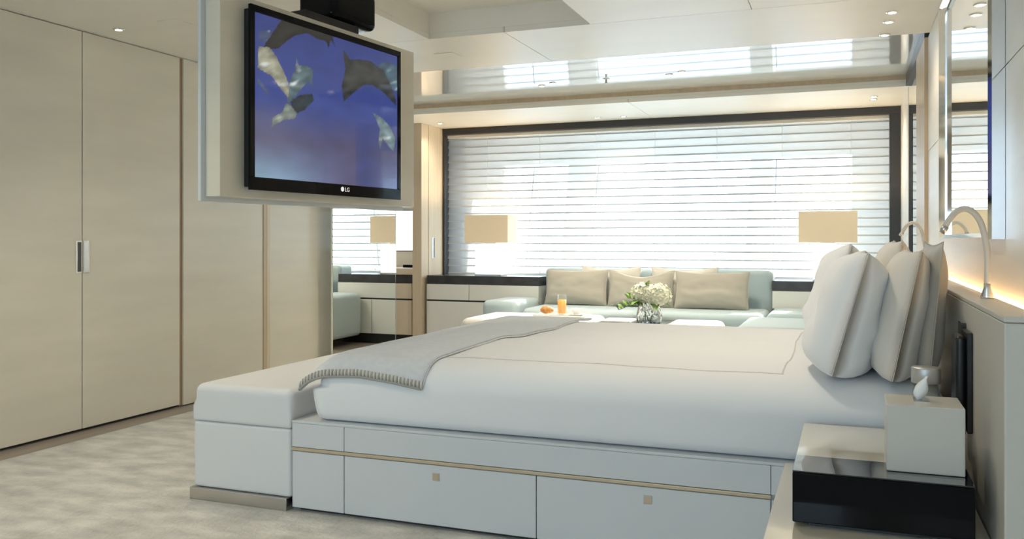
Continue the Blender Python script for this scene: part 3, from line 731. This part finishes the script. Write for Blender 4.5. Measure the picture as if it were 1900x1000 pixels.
# sofa
sf = root('sofa', (-1.66, 7.55, 0), 'long pale aqua sofa in front of the window', 'sofa')
box('plinth', (-2.62, 7.18, 0), (-.66, 8.0, .08), DARKGAP, sf)
rbox('base', (-2.66, 7.15, .081), (-.63, 8.06, .30), .03, AQUA, sf, n=(6, 4, 3))
rbox('seat_cushion', (-2.66, 7.12, .3005), (-1.655, 7.84, .455), .05, AQUA, sf, n=(6, 4, 2))
rbox('seat_cushion', (-1.652, 7.12, .3005), (-.63, 7.84, .455), .05, AQUA, sf, n=(6, 4, 2))
rbox('backrest', (-2.69, 7.842, .3005), (-1.655, 8.10, .785), .045, AQUA, sf, n=(6, 3, 4))
rbox('backrest', (-1.652, 7.842, .3005), (-.61, 8.10, .785), .045, AQUA, sf, n=(6, 3, 4))
rbox('left_arm', (-3.03, 7.10, .081), (-2.695, 7.72, .515), .05, AQUA, sf, n=(3, 4, 4))
aq = root('aqua_pouf', (-.23, 7.4, 0), 'pale aqua block seat standing against the right end of the sofa', 'ottoman', 'aqua ottomans')
box('plinth', (-.60, 7.11, 0), (.13, 7.70, .08), DARKGAP, aq)
rbox('cushion', (-.605, 7.08, .081), (.16, 7.73, .475), .05, AQUA, aq, n=(4, 4, 4))
ot = root('aqua_ottoman', (-.3, 6.55, 0), 'pale aqua block ottoman in front of the right end of the sofa', 'ottoman', 'aqua ottomans')
box('plinth', (-.70, 6.20, 0), (.12, 6.96, .06), DARKGAP, ot)
rbox('cushion', (-.735, 6.16, .061), (.15, 7.0, .455), .05, AQUA, ot, n=(5, 5, 4))
pillow('sofa_cushion', 7.64, .450, .60, .335, .07, -2.33, -.22, BEIGE, 'taupe linen cushion at the left end of the sofa', 'cushion', 'front cushions on the sofa', orient='y', seed=21)
pillow('sofa_cushion', 7.62, .450, .60, .335, .07, -1.725, -.20, BEIGE, 'taupe linen cushion with dented top in the middle of the sofa, behind the flowers', 'cushion', 'front cushions on the sofa', orient='y', seed=25, sag=.05)
pillow('sofa_cushion', 7.58, .450, .64, .335, .075, -1.10, -.24, BEIGE, 'taupe linen cushion at the right end of the sofa', 'cushion', 'front cushions on the sofa', orient='y', seed=29)
pillow('ivory_cushion', 7.765, .452, .56, .36, .04, -2.03, -.10, IVORY, 'ivory cushion behind the left and middle taupe cushions', 'cushion', 'ivory cushions at the sofa back', orient='y', seed=33, sag=.02)
pillow('ivory_cushion', 7.765, .452, .60, .36, .04, -1.36, -.10, IVORY, 'ivory cushion behind the middle and right taupe cushions', 'cushion', 'ivory cushions at the sofa back', orient='y', seed=37, sag=.02)
# ottomans and table
o1 = root('ivory_ottoman', (-2.4, 6.7, 0), 'large ivory leather ottoman carrying the breakfast tray', 'ottoman')
box('plinth', (-2.84, 6.40, 0), (-1.93, 7.03, .05), STEEL, o1)
rbox('cushion', (-2.90, 6.34, .051), (-1.875, 7.07, .425), .06, POUFM, o1, n=(6, 5, 4))
o2 = root('ivory_ottoman', (-1.09, 6.55, 0), 'small ivory leather ottoman right of the flower vase', 'ottoman')
box('plinth', (-1.26, 6.27, 0), (-.92, 6.88, .05), STEEL, o2)
rbox('cushion', (-1.30, 6.22, .051), (-.885, 6.93, .425), .06, POUFM, o2, n=(4, 5, 4))
tb = root('coffee_table', (-1.59, 6.65, 0), 'dark coffee table between the two ivory ottomans', 'table')
box('top', (-1.865, 6.30, .375), (-1.305, 7.06, .40), BLACK, tb, bevel=.003)
for x in (-1.85, -1.345):
    for y in (6.315, 7.025): box('leg', (x, y, 0), (x+.02, y+.02, .3745), STEEL, tb)
mg = root('magazine', (-1.72, 6.86, .4005), 'open magazine lying on the dark coffee table beside the vase', 'magazine')
box('cover', (-1.845, 6.72, .4005), (-1.60, 7.02, .4025), PAPER, mg); box('pages', (-1.842, 6.725, .4027), (-1.604, 7.015, .408), IVORY, mg)
# vase and flowers
vc = Vector((-1.412, 6.55, .4005))
vs = lathe('glass_vase', [(0.053, 0), (0.073, .004), (0.092, .03), (0.098, .07), (0.087, .12), (0.073, .155), (0.068, .165), (0.065, .165), (0.068, .153), (0.081, .118), (0.091, .07), (0.085, .034), (0.059, .016), (0.001, .014)], vc, GLASS, None, 20, False, fx=lambda a, z: 1+.03*math.cos(10*a+z*60))
tag(vs, 'cut crystal vase holding white hydrangeas on the dark coffee table', 'vase')
def leafdata(base, d, up, L, w):
    d = d.normalized(); s = d.cross(up).normalized(); n = s.cross(d); V = []; Fc = []
    for i in range(7):
        t = i/6; c = base+d*L*t+n*(.25*L*math.sin(t*2.4)-.28*L*t*t); ww = w*math.sin(math.pi*min(1, t*.92+.06))**.8
        for k, e in ((-1, .12), (0, 0), (1, .12)): V.append(c+s*ww*k+n*ww*e*abs(k))
    for i in range(6):
        for k in (0, 1): a = i*3+k; Fc.append([a, a+1, a+4, a+3])
    n0 = len(V); V += [v-n*.0012 for v in V]; Fc += [[q+n0 for q in f][::-1] for f in Fc[:]]
    return V, Fc
def hydrangea(c, R, foot, label, nf, leaves, seed):
    random.seed(seed)
    t = root('hydrangea', tuple(foot), label, 'flower', 'hydrangeas in the vase')
    tube('stem', [foot, foot.lerp(c, .5)+Vector((.004, 0, .01)), c], .0035, STEM, t, 6)
    V = []; Fc = []
    for i in range(nf):
        th = math.acos(1-1.55*(i+.5)/nf); ph = i*2.39996+seed
        d = Vector((math.sin(th)*math.cos(ph), math.sin(th)*math.sin(ph), math.cos(th)))
        q = c+Vector((d.x*R, d.y*R, d.z*R*.85))*(1+.06*random.uniform(-1, 1))+Vector((random.uniform(-1, 1), random.uniform(-1, 1), random.uniform(-1, 1)))*.012
        d = (d+Vector((random.uniform(-1, 1), random.uniform(-1, 1), random.uniform(-1, 1)))*.35).normalized()
        e1 = d.orthogonal().normalized(); e2 = d.cross(e1); rot = random.uniform(0, 6)
        for k in range(4):
            a = rot+k*math.pi/2; dr = e1*math.cos(a)+e2*math.sin(a); sd_ = e1*-math.sin(a)+e2*math.cos(a); s = .0125
            n0 = len(V); V += [q-d*.003, q+dr*s*.6+sd_*s*.55, q+dr*s*1.15+d*.002, q+dr*s*.6-sd_*s*.55]; Fc.append([n0, n0+1, n0+2, n0+3])
    h = mk('flower_head', V, Fc, PETAL, t)
    n_ = 10; V = []; Fc = []
    for i in range(n_+1):
        a = math.pi*i/n_
        for k in range(14): b2 = 2*math.pi*k/14; V.append(c+Vector((math.sin(a)*math.cos(b2)*R*.93, math.sin(a)*math.sin(b2)*R*.93, math.cos(a)*R*.78)))
    for i in range(n_):
        for k in range(14): Fc.append([i*14+k, i*14+(k+1) % 14, (i+1)*14+(k+1) % 14, (i+1)*14+k])
    mk('flower_core', V, Fc, PETAL, h, True)
    for (dx, dy, dz, L, w) in leaves:
        v, f = leafdata(foot.lerp(c, .62), Vector((dx, dy, dz)), Vector((0, 0, 1)), L, w); mk('leaf', v, f, LEAF, t, True)
f0 = vc+Vector((0, 0, .03))
hydrangea(vc+Vector((.060, -.02, .228)), .105, f0+Vector((.01, 0, 0)), 'large cream hydrangea head on the right of the vase', 330, [(1, -.2, .1, .13, .03), (.9, .4, .9, .15, .028), (.3, -1, -.1, .13, .035)], 1)
hydrangea(vc+Vector((-.045, .02, .240)), .092, f0+Vector((-.01, .01, 0)), 'cream hydrangea head on the left of the vase among leaves', 270, [(-.6, -.8, .1, .14, .035), (.2, -.3, 1.2, .20, .03), (-.9, .2, .5, .16, .032)], 4)
def sprig(tip, foot, label, seed):
    random.seed(seed)
    t = root('leaf_sprig', tuple(foot), label, 'foliage', 'leaf sprigs in the vase')
    P = [foot, foot+Vector((-.02, -.01, .12)), foot.lerp(tip, .6)+Vector((0, 0, .07)), tip]
    tube('stem', P, .0022, STEM, t, 6)
    for i in range(9):
        s = .35+.65*i/8; k = min(2, int(s*3)); q = P[k].lerp(P[k+1], s*3-k); side = 1 if i % 2 else -1
        v, f = leafdata(q, (tip-foot).normalized()+Vector((.0, side*.9, .35+random.uniform(-.4, .3))), Vector((0, 0, 1)), .07+random.uniform(-.01, .02), .016); mk('leaf', v, f, LEAF, t, True)
sprig(vc+Vector((-.225, -.04, .115)), f0+Vector((-.02, -.02, 0)), 'leafy green sprig arching out to the left of the vase', 3)
sprig(vc+Vector((-.17, .03, .20)), f0+Vector((-.03, .02, 0)), 'upper leafy green sprig left of the hydrangeas', 8)
# breakfast
tz = .4245
tr = root('breakfast_tray', (-2.2, 6.85, tz), 'white oblong tray with breakfast on the large ivory ottoman', 'tray')
box('tray_floor', (-2.40, 6.70, tz+.002), (-1.99, 6.98, tz+.008), WHITEP, tr, bevel=.002)
multi('rim', [((-2.405, 6.695, tz+.006), (-1.985, 6.70, tz+.018)), ((-2.405, 6.98, tz+.006), (-1.985, 6.985, tz+.018)), ((-2.405, 6.70, tz+.006), (-2.40, 6.98, tz+.018)), ((-1.99, 6.70, tz+.006), (-1.985, 6.98, tz+.018))], WHITEP, tr)
tf = tz+.0085
V = []; Fc = []; n = 28; cc = Vector((-2.325, 6.83, tf+.034))
pts = []; rs = []
for i in range(n+1):
    s = i/n; a = math.pi*(.12+.76*s); pts.append(cc+Vector((-.05*math.cos(a)*1.05, .035-.055*math.sin(a), .012*math.sin(a)-.006))); rs.append(.006+.026*math.sin(math.pi*s)**.8*(1+.09*math.sin(s*44)))
cr = tube('croissant', pts, rs, BREAD, None, 14); tag(cr, 'golden brown croissant on the breakfast tray', 'croissant')
gl = root('juice_glass', (-2.205, 6.86, tf), 'tall glass of orange juice on the breakfast tray', 'glass')
lathe('tumbler', [(.033, .0005), (.036, .002), (.039, .165), (.0375, .165), (.0345, .010), (.001, .009)], (-2.205, 6.86, tf), GLASSW, gl, 24)
lathe('juice', [(.033, .0105), (.0342, .0115), (.0364, .122), (.001, .1225)], (-2.205, 6.86, tf), JUICE, gl, 24)
cp = root('coffee_cup', (-2.075, 6.85, tf), 'white coffee cup on a saucer beside the orange juice', 'cup')
lathe('cup', [(.02, .008), (.026, .009), (.036, .03), (.042, .058), (.0395, .058), (.034, .032), (.001, .014)], (-2.075, 6.85, tf), WHITEP, cp, 26)
tube('handle', [(-2.035, 6.85, tf+.05), (-2.018, 6.85, tf+.048), (-2.013, 6.85, tf+.035), (-2.021, 6.85, tf+.024), (-2.039, 6.85, tf+.022)], .004, WHITEP, cp, 8)
sr = lathe('saucer', [(.03, 0.0005), (.035, .001), (.07, .009), (.07, .011), (.034, .0045), (.001, .004)], (-2.075, 6.85, tf), WHITEP, None, 28); tag(sr, 'white saucer under the coffee cup', 'saucer')

# ================================================================== CEILING FITTINGS
def downlight(x, y, z, label, r=.026, watt=0):
    t = root('downlight', (x, y, z), label, 'light', 'recessed ceiling lights')
    lathe('trim_ring', [(r*.72, .0), (r*.72, -.005), (r*1.0, -.006), (r*1.18, -.003), (r*1.18, 0)], (x, y, z-.0003), CHROME, t, 20)
    lathe('lens', [(.0, -.0055), (r*.7, -.0056), (r*.7, -.0063), (.0, -.0064)], (x, y, z-.0003), LAMPG, t, 18)
    if watt:
        ld = bpy.data.lights.new('downlight_bulb', 'SPOT'); ld.energy = watt; ld.color = (1, .90, .74); ld.spot_size = math.radians(130); ld.spot_blend = 1.; ld.shadow_soft_size = .025
        lo = bpy.data.objects.new('downlight_bulb', ld); COL.objects.link(lo); lo.parent = t; lo.location = (0, 0, -.012)
for x, y, z, wt, l in [(-3.716, 3.667, CZ, 0, 'round recessed light in the ceiling above the wardrobe'), (-2.75, 1.9, CZ, 24, 'added fill light in the ceiling before the wardrobe doors, out of view'), (-2.75, .4, CZ, 20, 'rearmost added fill light in the ceiling by the wardrobe, out of view'), (-1.0, 1.6, CZ, 5, 'added fill light in the ceiling before the bed, out of view'), (-1.8, -.6, CZ, 5, 'added fill light in the rear ceiling near the rear window'), (.205, 4.794, CZ, 5, 'nearer recessed light of the pair above the headboard'), (.198, 5.0, CZ, 5, 'farther recessed light of the pair above the headboard'),  # second to fifth are unseen lamps added to brighten wardrobe and foreground
                   (.19, 5.31, CZ, 0, 'recessed light at the ceiling edge beside the raised glossy field'),
                   (.19, 7.56, CZ, 5, 'nearer recessed light in the window soffit by the right wall'), (.19, 7.70, CZ, 5, 'farther recessed light in the window soffit by the right wall'),
                   (-2.20, 7.93, CZ, 5, 'left recessed light in the window soffit above the sofa'), (-1.95, 7.93, CZ, 5, 'right recessed light in the window soffit above the sofa'),
                   (-3.75, 7.75, CZ, 5, 'recessed light in the window soffit above the sliding door jamb'),
                   (-2.29, 6.60, CZ+.085, 30, 'first recessed light left of the sprinkler in the glossy ceiling'), (-2.17, 6.52, CZ+.085, 30, 'second recessed light left of the sprinkler in the glossy ceiling'),
                   (-1.25, 6.50, CZ+.085, 30, 'first recessed light right of the sprinkler in the glossy ceiling'), (-1.14, 6.42, CZ+.085, 30, 'second recessed light right of the sprinkler in the glossy ceiling'),
    (-.55, 3.0, CZ, 14, 'added fill light above the bed near the pillows, out of view'), (-.55, 3.9, CZ, 14, 'added fill light above the window side of the bed, out of view'), (-2.75, 3.4, CZ, 24, 'added fill light above the bench, out of view'), (-4.75, 7.1, CZ+.02, 26, 'added fill light in the side room beyond the mirror door')]:  # unseen lamps added as fill for bed, wardrobe and side room
    downlight(x, y, z, l, watt=wt)
for x, y, l in [(-3.326, 3.666, 'flush square cover plate in the ceiling near the wardrobe'), (-2.328, 4.916, 'flush square cover plate in the ceiling behind the television')]:
    tag(box('ceiling_plate', (x-.065, y-.065, CZ-.004), (x+.065, y+.065, CZ-.0002), CEILM, bevel=.0015), l, 'cover')
sk = root('sprinkler', (-1.734, 6.50, CZ+.085), 'small chrome sprinkler head in the glossy ceiling', 'sprinkler')
lathe('rosette', [(.03, 0), (.03, -.003), (.012, -.006), (.012, -.006)], (-1.734, 6.5, CZ+.0847), CHROME, sk, 18)
lathe('nozzle', [(.008, -.0062), (.008, -.03), (.014, -.032), (.014, -.035)], (-1.734, 6.5, CZ+.0847), STEEL, sk, 14)
